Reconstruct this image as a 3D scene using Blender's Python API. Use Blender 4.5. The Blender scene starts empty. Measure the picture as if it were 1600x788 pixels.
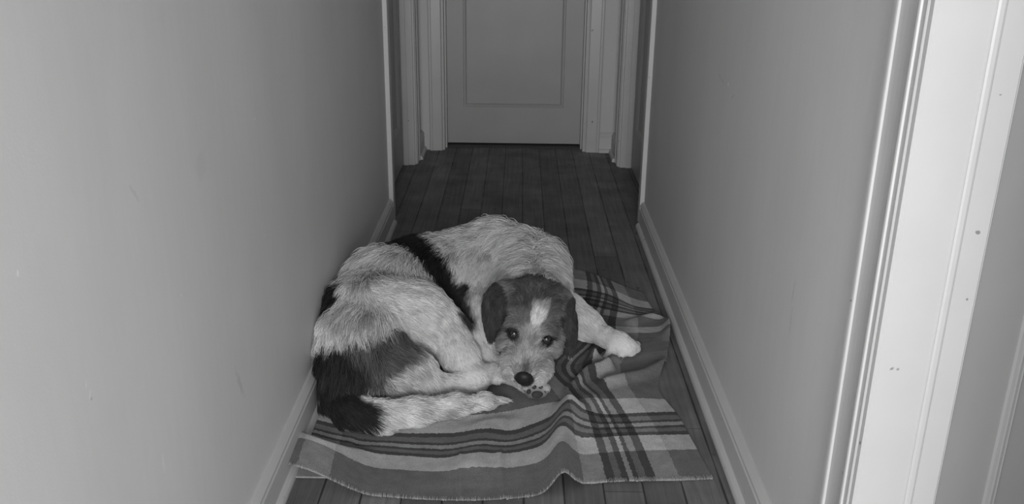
import bpy, math, random
import numpy as np
from mathutils import Matrix, Vector
random.seed(7); rng = np.random.default_rng(7)
S = bpy.context.scene
COL = S.collection

# ------------------------------------------------------------------ camera, world, lights, exposure
CAMH = 1.196
CR = np.array([[0.99989259, 0.00966015, 0.01102269],
               [-0.01368911, 0.3467978, 0.93784002],
               [-0.00523704, 0.93789017, -0.34689279]])   # right, up, forward
cam = bpy.data.cameras.new('camera'); cam.sensor_width = 36; cam.lens = 1433.5 / 1600 * 36
cam.clip_start = .02
co = bpy.data.objects.new('camera', cam); COL.objects.link(co)
m = Matrix.Identity(4)
for i in range(3):
    m[i][0] = CR[0][i]; m[i][1] = CR[1][i]; m[i][2] = -CR[2][i]
m[2][3] = CAMH
co.matrix_world = m
S.camera = co
w = bpy.data.worlds.new('world'); S.world = w; w.use_nodes = True
w.node_tree.nodes['Background'].inputs[0].default_value = (.5, .5, .5, 1)
w.node_tree.nodes['Background'].inputs[1].default_value = .12
S.view_settings.view_transform = 'Standard'; S.view_settings.look = 'None'
S.view_settings.gamma = 1; S.view_settings.use_curve_mapping = False
S.view_settings.exposure = 0.0

def area(name, loc, target, size, power):
    l = bpy.data.lights.new(name, 'AREA'); l.shape = 'DISK'; l.size = size; l.energy = power
    o = bpy.data.objects.new(name, l); COL.objects.link(o); o.location = loc
    o.rotation_euler = (Vector(target) - Vector(loc)).to_track_quat('-Z', 'Y').to_euler()
    return o
area('room_lamp_light', (0.0, -.45, .82), (0, 3.0, .68), 2.0, 28)
area('far_room_light', (0.0, -2.1, 1.25), (0, 3.5, .35), 1.0, 62)
area('camera_flash_light', (0.0, -.08, 1.30), (0, 2.4, .3), .08, .25)

# ------------------------------------------------------------------ helpers
def link(name, me, mat, parent=None, smooth=False):
    o = bpy.data.objects.new(name, me); COL.objects.link(o)
    if mat is not None: me.materials.append(mat)
    if parent is not None: o.parent = parent
    if smooth: me.polygons.foreach_set('use_smooth', [True] * len(me.polygons))
    return o
class MB:
    def __init__(s): s.v = []; s.f = []
    def add(s, vs, fs):
        n = len(s.v); s.v += [tuple(v) for v in vs]; s.f += [tuple(i + n for i in f) for f in fs]; return s
    def box(s, x0, x1, y0, y1, z0, z1):
        return s.add([(x0,y0,z0),(x1,y0,z0),(x1,y1,z0),(x0,y1,z0),(x0,y0,z1),(x1,y0,z1),(x1,y1,z1),(x0,y1,z1)],
            [(0,3,2,1),(4,5,6,7),(0,1,5,4),(1,2,6,5),(2,3,7,6),(3,0,4,7)])
    def prism(s, prof, P0, P1, A, B):
        """profile points (a, b) swept from P0 to P1; A and B are the profile axes (vectors)."""
        P0, P1, A, B = map(np.array, (P0, P1, A, B)); n = len(prof)
        r0 = [P0 + a * A + b * B for a, b in prof]; r1 = [P1 + a * A + b * B for a, b in prof]
        f = [(i, (i + 1) % n, n + (i + 1) % n, n + i) for i in range(n)]
        return s.add(r0 + r1, f + [tuple(range(n))[::-1], tuple(range(n, 2 * n))])
    def mesh(s, name, fix=True):
        me = bpy.data.meshes.new(name); me.from_pydata([tuple(map(float, v)) for v in s.v], [], s.f)
        if fix:
            import bmesh
            b = bmesh.new(); b.from_mesh(me); bmesh.ops.recalc_face_normals(b, faces=b.faces); b.to_mesh(me); b.free()
        me.update(); return me
    def build(s, name, mat, parent=None, smooth=False): return link(name, s.mesh(name), mat, parent, smooth)
def struct(o): o['kind'] = 'structure'; return o
def bevel(o, wd=.002, seg=2):
    b = o.modifiers.new('bevel', 'BEVEL'); b.width = wd; b.segments = seg; b.limit_method = 'ANGLE'; return o

class NT:
    def __init__(s, name):
        s.m = bpy.data.materials.new(name); s.m.use_nodes = True; s.t = s.m.node_tree; s.n = s.t.nodes
        s.b = s.n['Principled BSDF']; s.tc = s.n.new('ShaderNodeTexCoord')
    def new(s, t, **k):
        n = s.n.new(t)
        for a, v in k.items(): setattr(n, a, v)
        return n
    def put(s, sock, v):
        if hasattr(v, 'node'): s.t.links.new(v, sock)
        else: sock.default_value = v
    def math(s, op, a, b=0.0, c=0.0):
        n = s.new('ShaderNodeMath', operation=op)
        for i, v in enumerate((a, b, c)): s.put(n.inputs[i], v)
        return n.outputs[0]
    def noise(s, scale, detail=3, vec=None, stretch=None, rough=.5):
        n = s.new('ShaderNodeTexNoise'); n.inputs['Scale'].default_value = scale
        n.inputs['Detail'].default_value = detail; n.inputs['Roughness'].default_value = rough
        v = vec if vec is not None else s.tc.outputs['Object']
        if stretch:
            mp = s.new('ShaderNodeMapping'); mp.inputs['Scale'].default_value = stretch; s.put(mp.inputs[0], v); v = mp.outputs[0]
        s.put(n.inputs['Vector'], v); return n.outputs['Fac']
    def rng(s, v, a, b, c, d, clamp=True):
        n = s.new('ShaderNodeMapRange', clamp=clamp)
        for i, x in enumerate((v, a, b, c, d)): s.put(n.inputs[i], x)
        return n.outputs[0]
    def mix(s, f, a, b):
        return s.math('ADD', s.math('MULTIPLY', a, s.math('SUBTRACT', 1.0, f)), s.math('MULTIPLY', b, f))
    def bump(s, h, strength, dist=.002):
        n = s.new('ShaderNodeBump'); n.inputs['Strength'].default_value = strength; n.inputs['Distance'].default_value = dist
        s.put(n.inputs['Height'], h); s.t.links.new(n.outputs[0], s.b.inputs['Normal'])
    def done(s, grey, rough=.5, spec=.5):
        s.put(s.b.inputs['Base Color'], grey if hasattr(grey, 'node') else (grey, grey, grey, 1))
        s.put(s.b.inputs['Roughness'], rough); s.b.inputs['Specular IOR Level'].default_value = spec
        return s.m
def gap(nt, v):  # scalar -> colour
    n = nt.new('ShaderNodeCombineColor')
    for i in range(3): nt.put(n.inputs[i], v)
    return n.outputs[0]

# ------------------------------------------------------------------ materials
def wall_mat(name, base, marks, rough=.55):
    t = NT(name)
    g = t.math('MULTIPLY', base, t.rng(t.noise(2.2, 4, stretch=(1, 1, .5)), .3, .7, .94, 1.05))
    g = t.math('MULTIPLY', g, t.rng(t.noise(60, 2, stretch=(1, 1, .15)), .2, .8, .985, 1.015))
    for (c, r, col, amt) in marks:   # chips and smudges with a shape of their own
        mp = t.new('ShaderNodeMapping', vector_type='POINT')
        sub = t.new('ShaderNodeVectorMath', operation='SUBTRACT'); t.put(sub.inputs[0], t.tc.outputs['Object']); sub.inputs[1].default_value = c
        rot = t.new('ShaderNodeVectorRotate', rotation_type='X_AXIS'); t.put(rot.inputs['Vector'], sub.outputs[0]); rot.inputs['Angle'].default_value = r[3]
        dv = t.new('ShaderNodeVectorMath', operation='DIVIDE'); t.put(dv.inputs[0], rot.outputs[0]); dv.inputs[1].default_value = r[:3]
        ln = t.new('ShaderNodeVectorMath', operation='LENGTH'); t.put(ln.inputs[0], dv.outputs[0])
        d = t.math('ADD', ln.outputs['Value'], t.rng(t.noise(90, 2), .3, .7, -.3, .3))
        f = t.rng(d, .5, 1.0, amt, 0.0)
        g = t.mix(f, g, col)
    t.bump(t.noise(260, 3, rough=.6), .12, .001)
    return t.done(gap(t, g), rough, .35)
LW, RW = -.518, .511
def wl(y, z): return (LW, y, z)
def wr(y, z): return (RW, y, z)
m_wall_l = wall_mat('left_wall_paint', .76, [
    (wl(.881, .838), (.05, .0022, .0045, .1), .92, .9), (wl(.979, .656), (.05, .0014, .010, .25), .95, .95),
    (wl(.984, .640), (.05, .0012, .009, .5), .92, .8), (wl(.986, .632), (.05, .002, .002, 0), .4, .6), (wl(1.158, .427), (.05, .0012, .017, .05), .95, .9),
    (wl(1.775, .811), (.05, .003, .003, 0), .95, .9), (wl(1.771, .571), (.05, .003, .003, 0), .95, .8), (wl(1.302, .635), (.05, .002, .003, 0), .95, .7),
    (wl(1.186, .834), (.05, .005, .019, -.7), .60, .4), (wl(1.53, .358), (.05, .009, .045, -.45), .56, .5), (wl(1.45, .80), (.05, .03, .03, 0), .66, .35)])
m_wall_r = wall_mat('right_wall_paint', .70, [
    (wr(2.249, .809), (.05, .007, .005, .4), .92, .8), (wr(2.335, .808), (.05, .05, .004, -.15), .56, .5), (wr(2.19, .79), (.05, .02, .003, .5), .52, .5),
    (wr(1.45, .223), (.05, .0018, .004, 0), .95, .9), (wr(1.566, .548), (.05, .004, .030, -.1), .48, .5), (wr(1.560, .490), (.05, .008, .035, 0), .58, .4),
    (wr(1.92, .431), (.05, .003, .003, 0), .92, .8), (wr(1.294, 1.004), (.05, .006, .0015, 0), .88, .7)])
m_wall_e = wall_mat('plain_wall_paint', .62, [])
def paint_mat(name, base, rough=.32, chips=True):
    t = NT(name)
    g = t.math('MULTIPLY', base, t.rng(t.noise(5, 4), .3, .7, .95, 1.03))
    if chips:
        c = t.rng(t.noise(34, 2, rough=.6), .735, .755, 0, .75)
        g = t.mix(c, g, .16)
    t.bump(t.noise(45, 3, stretch=(1, 1, .25)), .10, .001)
    return t.done(gap(t, g), rough, .4)
m_trim = paint_mat('white_trim_paint', .58)
m_skirt = paint_mat('skirting_paint', .62, .45)
m_door = paint_mat('door_paint', .44, .4, False)
m_leaf = paint_mat('open_door_paint', .40, .45, False)
def simple(name, g, rough=.5, spec=.5, metal=0):
    t = NT(name); t.b.inputs['Metallic'].default_value = metal
    return t.done(gap(t, t.math('MULTIPLY', g, t.rng(t.noise(80, 2), .3, .7, .9, 1.1))), rough, spec)
m_metal = simple('dark_metal', .06, .35, .5, .8)
m_ceil = simple('ceiling_paint', .30, .8)

t = NT('worn_floorboards')
sep = t.new('ShaderNodeSeparateXYZ'); t.put(sep.inputs[0], t.tc.outputs['Object'])
px_ = t.math('DIVIDE', t.math('ADD', sep.outputs[0], 5.022), .0885)
idx = t.math('FLOOR', px_); fx = t.math('FRACT', px_)
wn = t.new('ShaderNodeTexWhiteNoise', noise_dimensions='1D'); t.put(wn.inputs['W'], idx); r1 = wn.outputs['Value']
py_ = t.math('ADD', t.math('DIVIDE', sep.outputs[1], 2.1), t.math('MULTIPLY', r1, 7.0))
iy = t.math('FLOOR', py_); fy = t.math('FRACT', py_)
wn2 = t.new('ShaderNodeTexWhiteNoise', noise_dimensions='2D')
cb = t.new('ShaderNodeCombineXYZ'); t.put(cb.inputs[0], idx); t.put(cb.inputs[1], iy); t.put(wn2.inputs['Vector'], cb.outputs[0])
tone = t.rng(wn2.outputs['Value'], 0, 1, .80, 1.2)
grain = t.rng(t.noise(30, 5, stretch=(3.0, .10, 1), rough=.65), .3, .7, .72, 1.25)
dirt = t.rng(t.noise(5, 4, rough=.6), .35, .7, .75, 1.2)
ex = t.math('MINIMUM', fx, t.math('SUBTRACT', 1.0, fx))
gapx = t.rng(t.math('ADD', ex, t.rng(t.noise(7, 2), .3, .7, -.012, .008)), .008, .030, 0.28, 1.0)
ey = t.math('MINIMUM', fy, t.math('SUBTRACT', 1.0, fy))
gapy = t.rng(ey, .0004, .0012, 0.55, 1.0)
knots = t.rng(t.noise(14, 2), .70, .74, 1.0, .45)
g = t.math('MULTIPLY', t.math('MULTIPLY', t.math('MULTIPLY', .18, tone), t.math('MULTIPLY', grain, dirt)), t.math('MULTIPLY', t.math('MULTIPLY', gapx, gapy), knots))
t.bump(t.math('ADD', gapx, t.math('MULTIPLY', grain, .2)), .5, .003)
m_floor = t.done(gap(t, g), t.rng(t.noise(9, 3), .3, .7, .42, .62), .35)

# ------------------------------------------------------------------ room shell
EY = 4.80      # end wall face
D0, D1 = 3.64, 4.49    # side door openings
R0, R1 = .36, 1.165    # near right doorway
HD = 2.03
struct(MB().box(-2.2, 3.2, -2.6, 5.6, -.05, 0).build('floor', m_floor))
struct(MB().box(-2.2, 3.2, -2.6, 5.6, 2.5, 2.55).build('ceiling', m_ceil))
def wall_box(x0, x1, spans):
    b = MB()
    for y0, y1, z0 in spans: b.box(x0, x1, y0, y1, z0, 2.5)
    return b
struct(wall_box(LW - .14, LW, [(.05, D0, 0), (D0, D1, HD), (D1, 5.3, 0)]).build('wall_left', m_wall_l))
struct(wall_box(RW, RW + .12, [(.05, R0, 0), (R0, R1, HD), (R1, D0, 0), (D0, D1, HD), (D1, 5.3, 0)]).build('wall_right', m_wall_r))
EX0, EX1 = -.402, .352
b = MB().box(LW, EX0, EY, EY + .14, 0, 2.5).box(EX1, RW, EY, EY + .14, 0, 2.5).box(EX0, EX1, EY, EY + .14, HD, 2.5)
struct(b.build('wall_end', m_wall_e))
struct(MB().box(-2.2, 3.2, -2.6, -2.5, 0, 2.5).build('wall_back', m_wall_e))
struct(MB().box(3.1, 3.2, -2.5, 5.6, 0, 2.5).build('wall_side_room', m_wall_e))

# skirting profile: a = distance out from wall, b = height
SK = [(0, 0), (.030, 0), (.030, .008), (.0275, .014), (.022, .019), (.017, .021), (.017, .078), (.0135, .081), (.0135, .085),
      (.0165, .088), (.0165, .093), (.012, .099), (.006, .1065), (0, .107)]
SK = [(a, b_) for a, b_ in SK]
def skirting(name, P0, P1, A):
    o = MB().prism(SK, P0, P1, A, (0, 0, 1)).build(name, m_skirt); bevel(o, .0008, 1); return struct(o)
skirting('baseboard_left', (LW, .05, 0), (LW, D0 - .098, 0), (1, 0, 0))
skirting('baseboard_left_far', (LW, D1 + .092, 0), (LW, EY, 0), (1, 0, 0))
skirting('baseboard_right', (RW, R1 + .098, 0), (RW, D0 - .098, 0), (-1, 0, 0))
skirting('baseboard_right_near', (RW, .05, 0), (RW, R0 - .098, 0), (-1, 0, 0))
skirting('baseboard_right_far', (RW, D1 + .092, 0), (RW, EY, 0), (-1, 0, 0))
skirting('baseboard_end', (EX1 + .078, EY, 0), (RW, EY, 0), (0, -1, 0))

# architrave profile: a = along wall away from opening, b = out from wall
def arch_prof(wd, k=1.0):
    p = [(0, 0), (0, .0080), (.002, .0095), (.015, .0095), (.0160, .0122), (.019, .0130), (.0225, .0126), (.030, .0112), (.042, .0102), (.054, .0102), (.066, .0110),
         (.0760, .0122), (.0775, .0152), (.080, .0162), (.084, .0165), (.0895, .0165), (.0915, .0150), (.0915, 0)]
    return [(a * wd / .0915, b_ * k) for a, b_ in p]
def casing(name, wallx, y0, y1, out, k=1.0, wd=.0915, zt=HD):
    """architrave round an opening in a side wall: two posts and a head."""
    pr = arch_prof(wd, k)
    b = MB()
    b.prism(pr, (wallx, y1 + .003, 0), (wallx, y1 + .003, zt), (0, 1, 0), (out, 0, 0))
    b.prism(pr, (wallx, y0 - .003, 0), (wallx, y0 - .003, zt), (0, -1, 0), (out, 0, 0))
    b.prism(pr, (wallx, y0 - wd, zt), (wallx, y1 + wd, zt), (0, 0, 1), (out, 0, 0))
    return struct(b.build(name, m_trim))
casing('trim_1', LW, D0, D1, 1, 1.05)
casing('trim_2', RW, D0, D1, -1, 1.05)
casing('trim_3', RW, R0, R1, -1, 1.0)
# end door architrave (plain flat with a rounded edge)
pr = [(0, 0), (0, .012), (.004, .016), (.050, .018), (.053, .022), (.062, .022), (.066, .018), (.066, 0)]
b = MB().prism(pr, (EX0 - .002, EY, 0), (EX0 - .002, EY, HD), (-1, 0, 0), (0, -1, 0))
b.prism(pr, (EX1 + .006, EY, 0), (EX1 + .006, EY, HD), (1.1, 0, 0), (0, -1, 0))
b.prism(pr, (EX0 - .07, EY, HD), (EX1 + .07, EY, HD), (0, 0, 1), (0, -1, 0))
struct(b.build('trim_4', m_trim))
# jamb linings with stops
def jamb_side(name, x0, x1, ya, yb, stopx0, stopx1, st=.010, zt=HD):
    b = MB()
    b.box(x0, x1, ya, ya + .018, 0, zt - .0).box(x0, x1, yb - .018, yb, 0, zt).box(x0, x1, ya + .018, yb - .018, zt - .018, zt)
    b.box(stopx0, stopx1, ya + .018, ya + .018 + st, 0, zt - .018).box(stopx0, stopx1, yb - .018 - st, yb - .018, 0, zt - .018)
    b.box(stopx0, stopx1, ya + .018, yb - .018, zt - .018 - st, zt - .018)
    o = b.build(name, m_trim); bevel(o, .0015, 2); return struct(o)
jamb_side('trim_5', LW - .139, LW + .001, D0 - .001, D1 + .004, LW - .055, LW - .03, .008)
jamb_side('trim_6', RW - .001, RW + .119, D0 - .001, D1 + .004, RW + .03, RW + .055, .008)
# near right jamb: a rounded edge, a wide flat and a raised bead near the outer edge
jy = R1 + .002
pj = [(.016, 0), (-.004, 0), (-.0065, -.002), (-.0075, -.006), (-.0068, -.013), (-.0025, -.0165), (.066, -.0165), (.0675, -.0185), (.0685, -.0178), (.0715, -.0190),
      (.0765, -.0192), (.0790, -.0182), (.0800, -.0172), (.0805, -.0165), (.112, -.0165), (.114, -.014), (.114, 0)]
b = MB().prism([(a, b_) for a, b_ in pj], (RW, jy + .003, 0), (RW, jy + .003, HD), (1, 0, 0), (0, 1, 0))
b.prism([(a, -b_) for a, b_ in pj], (RW, R0 - .005, 0), (RW, R0 - .005, HD), (1, 0, 0), (0, 1, 0))
b.box(RW - .002, RW + .114, R0, R1, HD - .018, HD)
struct(b.build('trim_7', m_trim))
# end door jamb
b = MB()
b.box(EX0 - .001, EX0 + .010, EY - .004, EY + .139, 0, HD).box(EX1 - .010, EX1 + .001, EY - .004, EY + .139, 0, HD).box(EX0, EX1, EY - .004, EY + .139, HD - .012, HD)
b.box(EX0 + .010, EX0 + .018, EY + .05, EY + .118, 0, HD - .012).box(EX1 - .018, EX1 - .010, EY + .05, EY + .118, 0, HD - .012)
o = b.build('trim_8', m_trim); bevel(o, .0015, 2); struct(o)
m_sill = simple('dark_threshold', .035, .5)
o = MB().box(EX0 + .012, EX1 - .012, EY + .06, EY + .22, 0, .006).build('trim_9', m_sill); struct(o)

def panel_door(name, W, H, T, panels, mat, knob_a=None, bead=False):
    """leaf in local coords: width along +X from 0, face at y=0 looking to -Y, thickness to +Y."""
    b = MB()
    xs = sorted({0, W} | {p[0] for p in panels} | {p[1] for p in panels})
    zs = sorted({0, H} | {p[2] for p in panels} | {p[3] for p in panels})
    for i in range(len(xs) - 1):
        for j in range(len(zs) - 1):
            x0, x1, z0, z1 = xs[i], xs[i + 1], zs[j], zs[j + 1]
            if (x0, x1, z0, z1) in panels:
                for s, y, yr in ((0, 0, .011), (1, T, T - .011)):
                    q0 = [(0, 0), (.0015, -.004), (.006, -.0055), (.008, -.003), (.011, -.0055), (.016, -.0055), (.018, -.003), (.021, -.005), (.024, -.004), (.026, .004)]
                    q = [(a, y + (h_ if s == 0 else -h_)) for a, h_ in q0] if bead else [(0, y), (.004, y + (.0035 if s == 0 else -.0035)), (.011, y + (.003 if s == 0 else -.003)), (.019, yr)]
                    rings = [[(x0 + a, yy, z0 + a), (x1 - a, yy, z0 + a), (x1 - a, yy, z1 - a), (x0 + a, yy, z1 - a)] for a, yy in q]
                    vs = sum(rings, []); fs = []
                    for k in range(len(q) - 1):
                        for e in range(4): fs.append((4 * k + e, 4 * k + (e + 1) % 4, 4 * k + 4 + (e + 1) % 4, 4 * k + 4 + e))
                    fs.append(tuple(range(len(vs) - 4, len(vs)))); b.add(vs, fs)
            else:
                for y in (0, T): b.add([(x0, y, z0), (x1, y, z0), (x1, y, z1), (x0, y, z1)], [(0, 1, 2, 3)])
    b.add([(0, 0, 0), (W, 0, 0), (W, T, 0), (0, T, 0), (0, 0, H), (W, 0, H), (W, T, H), (0, T, H)], [(0, 1, 2, 3), (4, 5, 6, 7), (1, 2, 6, 5), (3, 0, 4, 7)])
    me = b.mesh(name)
    import bmesh
    bb = bmesh.new(); bb.from_mesh(me); bmesh.ops.remove_doubles(bb, verts=bb.verts, dist=1e-5); bmesh.ops.recalc_face_normals(bb, faces=bb.faces); bb.to_mesh(me); bb.free()
    o = link(name, me, mat); struct(o)
    if knob_a is not None:
        kz = .86
        pl = MB()
        n = 20
        ring = [(knob_a + (.020 * math.cos(k * 2 * math.pi / n)), kz - .05 + (.055 if math.sin(k * 2 * math.pi / n) > 0 else .055) * math.sin(k * 2 * math.pi / n)) for k in range(n)]
        pl.add([(x, -.003, z) for x, z in ring] + [(x, .001, z) for x, z in ring], [tuple(range(n)), tuple(range(2 * n - 1, n - 1, -1))] + [(k, (k + 1) % n, n + (k + 1) % n, n + k) for k in range(n)])
        p_ = pl.build('lock_plate', m_metal, o)
        kb = MB(); pf = [(0, .009), (-.028, .009), (-.030, .018), (-.036, .025), (-.046, .026), (-.054, .020), (-.057, .008), (-.0575, .0005)]
        vs = []; fs = []
        for j, (yy, rr) in enumerate(pf):
            for k in range(n): vs.append((knob_a + rr * math.cos(k * 2 * math.pi / n), yy, kz + .03 + rr * math.sin(k * 2 * math.pi / n)))
        for j in range(len(pf) - 1):
            for k in range(n): fs.append((j * n + k, j * n + (k + 1) % n, (j + 1) * n + (k + 1) % n, (j + 1) * n + k))
        fs.append(tuple(range((len(pf) - 1) * n, len(pf) * n)))
        kb.add(vs, fs); kb.build('door_handle', m_metal, o, True)
    return o
HP = HD - .03
# left, right, end, open
o = panel_door('door_1', D1 - D0 - .044, HP, .04, [(.105, .70, .20, .86), (.105, .70, 1.0, 1.88)], m_door)
o.matrix_world = Matrix.Translation((LW - .057, D0 + .022, .006)) @ Matrix.Rotation(math.radians(90), 4, 'Z')
o = panel_door('door_2', D1 - D0 - .044, HP, .04, [(.105, .70, .20, .86), (.105, .70, 1.0, 1.88)], m_door)
o.matrix_world = Matrix.Translation((RW + .057, D1 - .020, .006)) @ Matrix.Rotation(math.radians(-90), 4, 'Z')
EWd = EX1 - EX0 - .026
o = panel_door('door_3', EWd, HP, .04, [(.090, EWd - .098, .198, 1.86)], m_door, .036)
o.location = (EX0 + .013, EY + .120, .012)
LA = math.radians(24)
o = panel_door('door_4', .74, HP, .04, [(.105, .635, .20, .86), (.105, .635, 1.0, 1.88)], m_leaf, None, True)
o.matrix_world = Matrix.Translation((RW + .125, R1 + .008, .008)) @ Matrix.Rotation(LA, 4, 'Z')

# ------------------------------------------------------------------ plaid blanket
def tps(uv, val):
    n = len(uv); d = np.linalg.norm(uv[:, None] - uv[None], axis=2)
    K = d ** 2 * np.log(d + 1e-9); K += np.eye(n) * 1e-4
    P = np.c_[np.ones(n), uv]; A = np.zeros((n + 3, n + 3)); A[:n, :n] = K; A[:n, n:] = P; A[n:, :n] = P.T
    sol = np.linalg.solve(A, np.r_[val, np.zeros((3, val.shape[1]))])
    def f(q):
        d = np.linalg.norm(q[:, None] - uv[None], axis=2)
        return d ** 2 * np.log(d + 1e-9) @ sol[:n] + np.c_[np.ones(len(q)), q] @ sol[n:]
    return f
# (u, v) -> floor x, y.  u: 0 left .. .96 right; v: 0 front .. 1.36 back
NET = [
 (0,0,-.505,1.745),(.10,0,-.40,1.700),(.25,0,-.262,1.680),(.50,0,-.01,1.682),(.585,0,.085,1.705),(.64,0,.140,1.735),(.78,0,.285,1.752),(.96,0,.448,1.768),
 (0,.19,-.508,1.90),(.10,.19,-.41,1.855),(.25,.19,-.265,1.835),(.50,.19,-.01,1.845),(.60,.19,.09,1.89),(.66,.19,.150,1.91),(.78,.19,.268,1.935),(.96,.19,.428,1.945),
 (0,.30,-.508,1.99),(.10,.30,-.415,1.955),(.25,.30,-.27,1.935),(.50,.30,-.01,1.945),(.60,.30,.08,2.01),(.66,.30,.14,2.035),(.78,.30,.25,2.04),(.96,.30,.412,2.055),
 (0,.42,-.508,2.14),(.25,.42,-.27,2.10),(.50,.42,-.02,2.12),(.66,.42,.11,2.15),(.78,.42,.215,2.16),(.88,.42,.31,2.17),(.96,.42,.385,2.17),
 (0,.60,-.505,2.32),(.25,.60,-.27,2.28),(.50,.60,-.04,2.27),(.66,.60,.06,2.30),(.78,.60,.17,2.30),(.88,.60,.30,2.32),(.96,.60,.43,2.34),
 (0,.80,-.500,2.50),(.25,.80,-.27,2.48),(.50,.80,-.02,2.48),(.66,.80,.13,2.46),(.78,.80,.24,2.45),(.88,.80,.36,2.46),(.96,.80,.455,2.46),
 (0,1.0,-.46,2.68),(.25,1.0,-.25,2.68),(.50,1.0,.0,2.66),(.78,1.0,.27,2.61),(.88,1.0,.38,2.59),(.96,1.0,.470,2.60),
 (0,1.2,-.40,2.87),(.25,1.2,-.20,2.89),(.50,1.2,.02,2.90),(.78,1.2,.31,2.83),(.88,1.2,.38,2.74),(.96,1.2,.440,2.715),
 (0,1.36,-.38,3.0),(.25,1.36,-.16,3.02),(.50,1.36,.05,3.08),(.62,1.36,.17,3.07),(.78,1.36,.30,2.98),(.96,1.36,.425,2.85)]
NET = np.array(NET)
bl = tps(NET[:, :2], NET[:, 2:])
NU, NV = 340, 420
US = np.concatenate([np.linspace(-.11, 0, 46)[:-1], np.linspace(0, .96, NU - 45)])
uu, vv = np.meshgrid(US, np.linspace(0, 1.36, NV))
U0, V = uu.ravel(), vv.ravel(); U = np.maximum(U0, 0)
xy = np.concatenate([bl(np.c_[U, V][i:i + 8000]) for i in range(0, U.size, 8000)])
X, Y = xy[:, 0], xy[:, 1]
def seg_d(X, Y, pts):
    best = np.full(X.shape, 9.); 
    for (x0, y0), (x1, y1) in zip(pts[:-1], pts[1:]):
        dx, dy = x1 - x0, y1 - y0; tt = np.clip(((X - x0) * dx + (Y - y0) * dy) / (dx * dx + dy * dy), 0, 1)
        best = np.minimum(best, np.hypot(X - x0 - tt * dx, Y - y0 - tt * dy))
    return best
def ridge(pts, w_, h_, p=2): return h_ * np.exp(-(seg_d(X, Y, pts) / w_) ** p)
Z = np.full(U.shape, .004)
Z += ridge([(.105, 1.66), (.112, 1.90), (.14, 2.06)], .030, .046)       # standing wave at the front edge
Z += ridge([(-.09, 1.80), (-.06, 2.0)], .055, .016)
Z += ridge([(-.115, 1.68), (-.125, 1.84)], .006, .0035) + ridge([(-.02, 1.68), (-.035, 1.86)], .006, .0035)
Z += ridge([(.17, 1.95), (.20, 2.12)], .03, .008)
Z += ridge([(.04, 2.16), (.17, 2.33)], .020, .036)                      # crumple beside the muzzle
Z += ridge([(.10, 2.14), (.20, 2.25), (.26, 2.28)], .015, .032)
Z += ridge([(.09, 2.24), (.16, 2.37), (.22, 2.42)], .017, .042)
Z += ridge([(.13, 2.22), (.22, 2.34)], .012, .020)
Z += ridge([(.21, 2.36), (.25, 2.30)], .018, .026)
Z += ridge([(.25, 2.20), (.36, 2.26), (.42, 2.32)], .020, .020)
Z += ridge([(.36, 2.60), (.44, 2.66)], .02, .012)
Z += ridge([(.46, 2.50), (.49, 2.64)], .02, .030)
# the left hem is rolled under: a loose loop that opens towards the front
Z += .030 * np.cos(np.clip((U - .035) / .17, -1, 1) * math.pi / 2) ** 1.3 * np.exp(-(V / .30) ** 2)
Z += .016 * np.cos(np.clip((U - .05) / .12, -1, 1) * math.pi / 2) * np.exp(-((V - .3) / .3) ** 2)
Z += .006 * np.clip(1 - (U - .05) / .10, 0, 1)
nz = 0
for k in range(9):
    a = rng.uniform(0, math.pi); fq = rng.uniform(10, 34); ph = rng.uniform(0, 6.28)
    nz = nz + np.sin((X * math.cos(a) + Y * math.sin(a)) * fq + ph) / (fq / 12)
Z += .0012 * np.clip(nz, -2, 4) + .0012
def smooth(x): x = np.clip(x, 0, 1); return x * x * (3 - 2 * x)
BODY = [(-.40, 1.98), (-.38, 2.25), (-.25, 2.50), (-.02, 2.60), (.10, 2.42), (.03, 2.20)]
foot = np.minimum(seg_d(X, Y, BODY) - .115, np.minimum(seg_d(X, Y, [(-.30, 1.97), (0, 2.07), (.05, 2.10)]) - .035, seg_d(X, Y, [(.10, 2.45), (.24, 2.42), (.345, 2.37)]) - .03))
Z = .005 + (Z - .005) * smooth(foot / .05 + .3)
Z = np.maximum(Z, .005)
un = np.clip(-U0, 0, .11) * np.exp(-(V / .22) ** 2); roll = smooth(un / .022)
Z = np.where((U0 >= 0), np.maximum(Z, .0105 * smooth((.16 - U) / .04) * smooth((.42 - V) / .1)), Z)
X = X - .010 * np.sin(np.clip(un / .022, 0, 1) * math.pi) + np.maximum(un - .008, 0)
Z = np.where(U0 < 0, Z * (1 - roll) + .0008 * roll + .0006, Z)
X = np.maximum(X, -.516); Z = np.where(Z < .0046, np.maximum(Z, .0042 - .0 * roll), Z)
# front edge ripple in plan
me = bpy.data.meshes.new('plaid_blanket')
ii = np.arange(NU * NV).reshape(NV, NU)
quads = np.stack([ii[:-1, :-1], ii[:-1, 1:], ii[1:, 1:], ii[1:, :-1]], -1).reshape(-1, 4)
me.from_pydata(np.c_[X, Y, Z].tolist(), [], quads.tolist())
uvl = me.uv_layers.new(name='UVMap')
li = np.empty(len(me.loops), int); me.loops.foreach_get('vertex_index', li)
uvl.data.foreach_set('uv', np.c_[U0, V][li].astype(np.float32).ravel())

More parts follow.
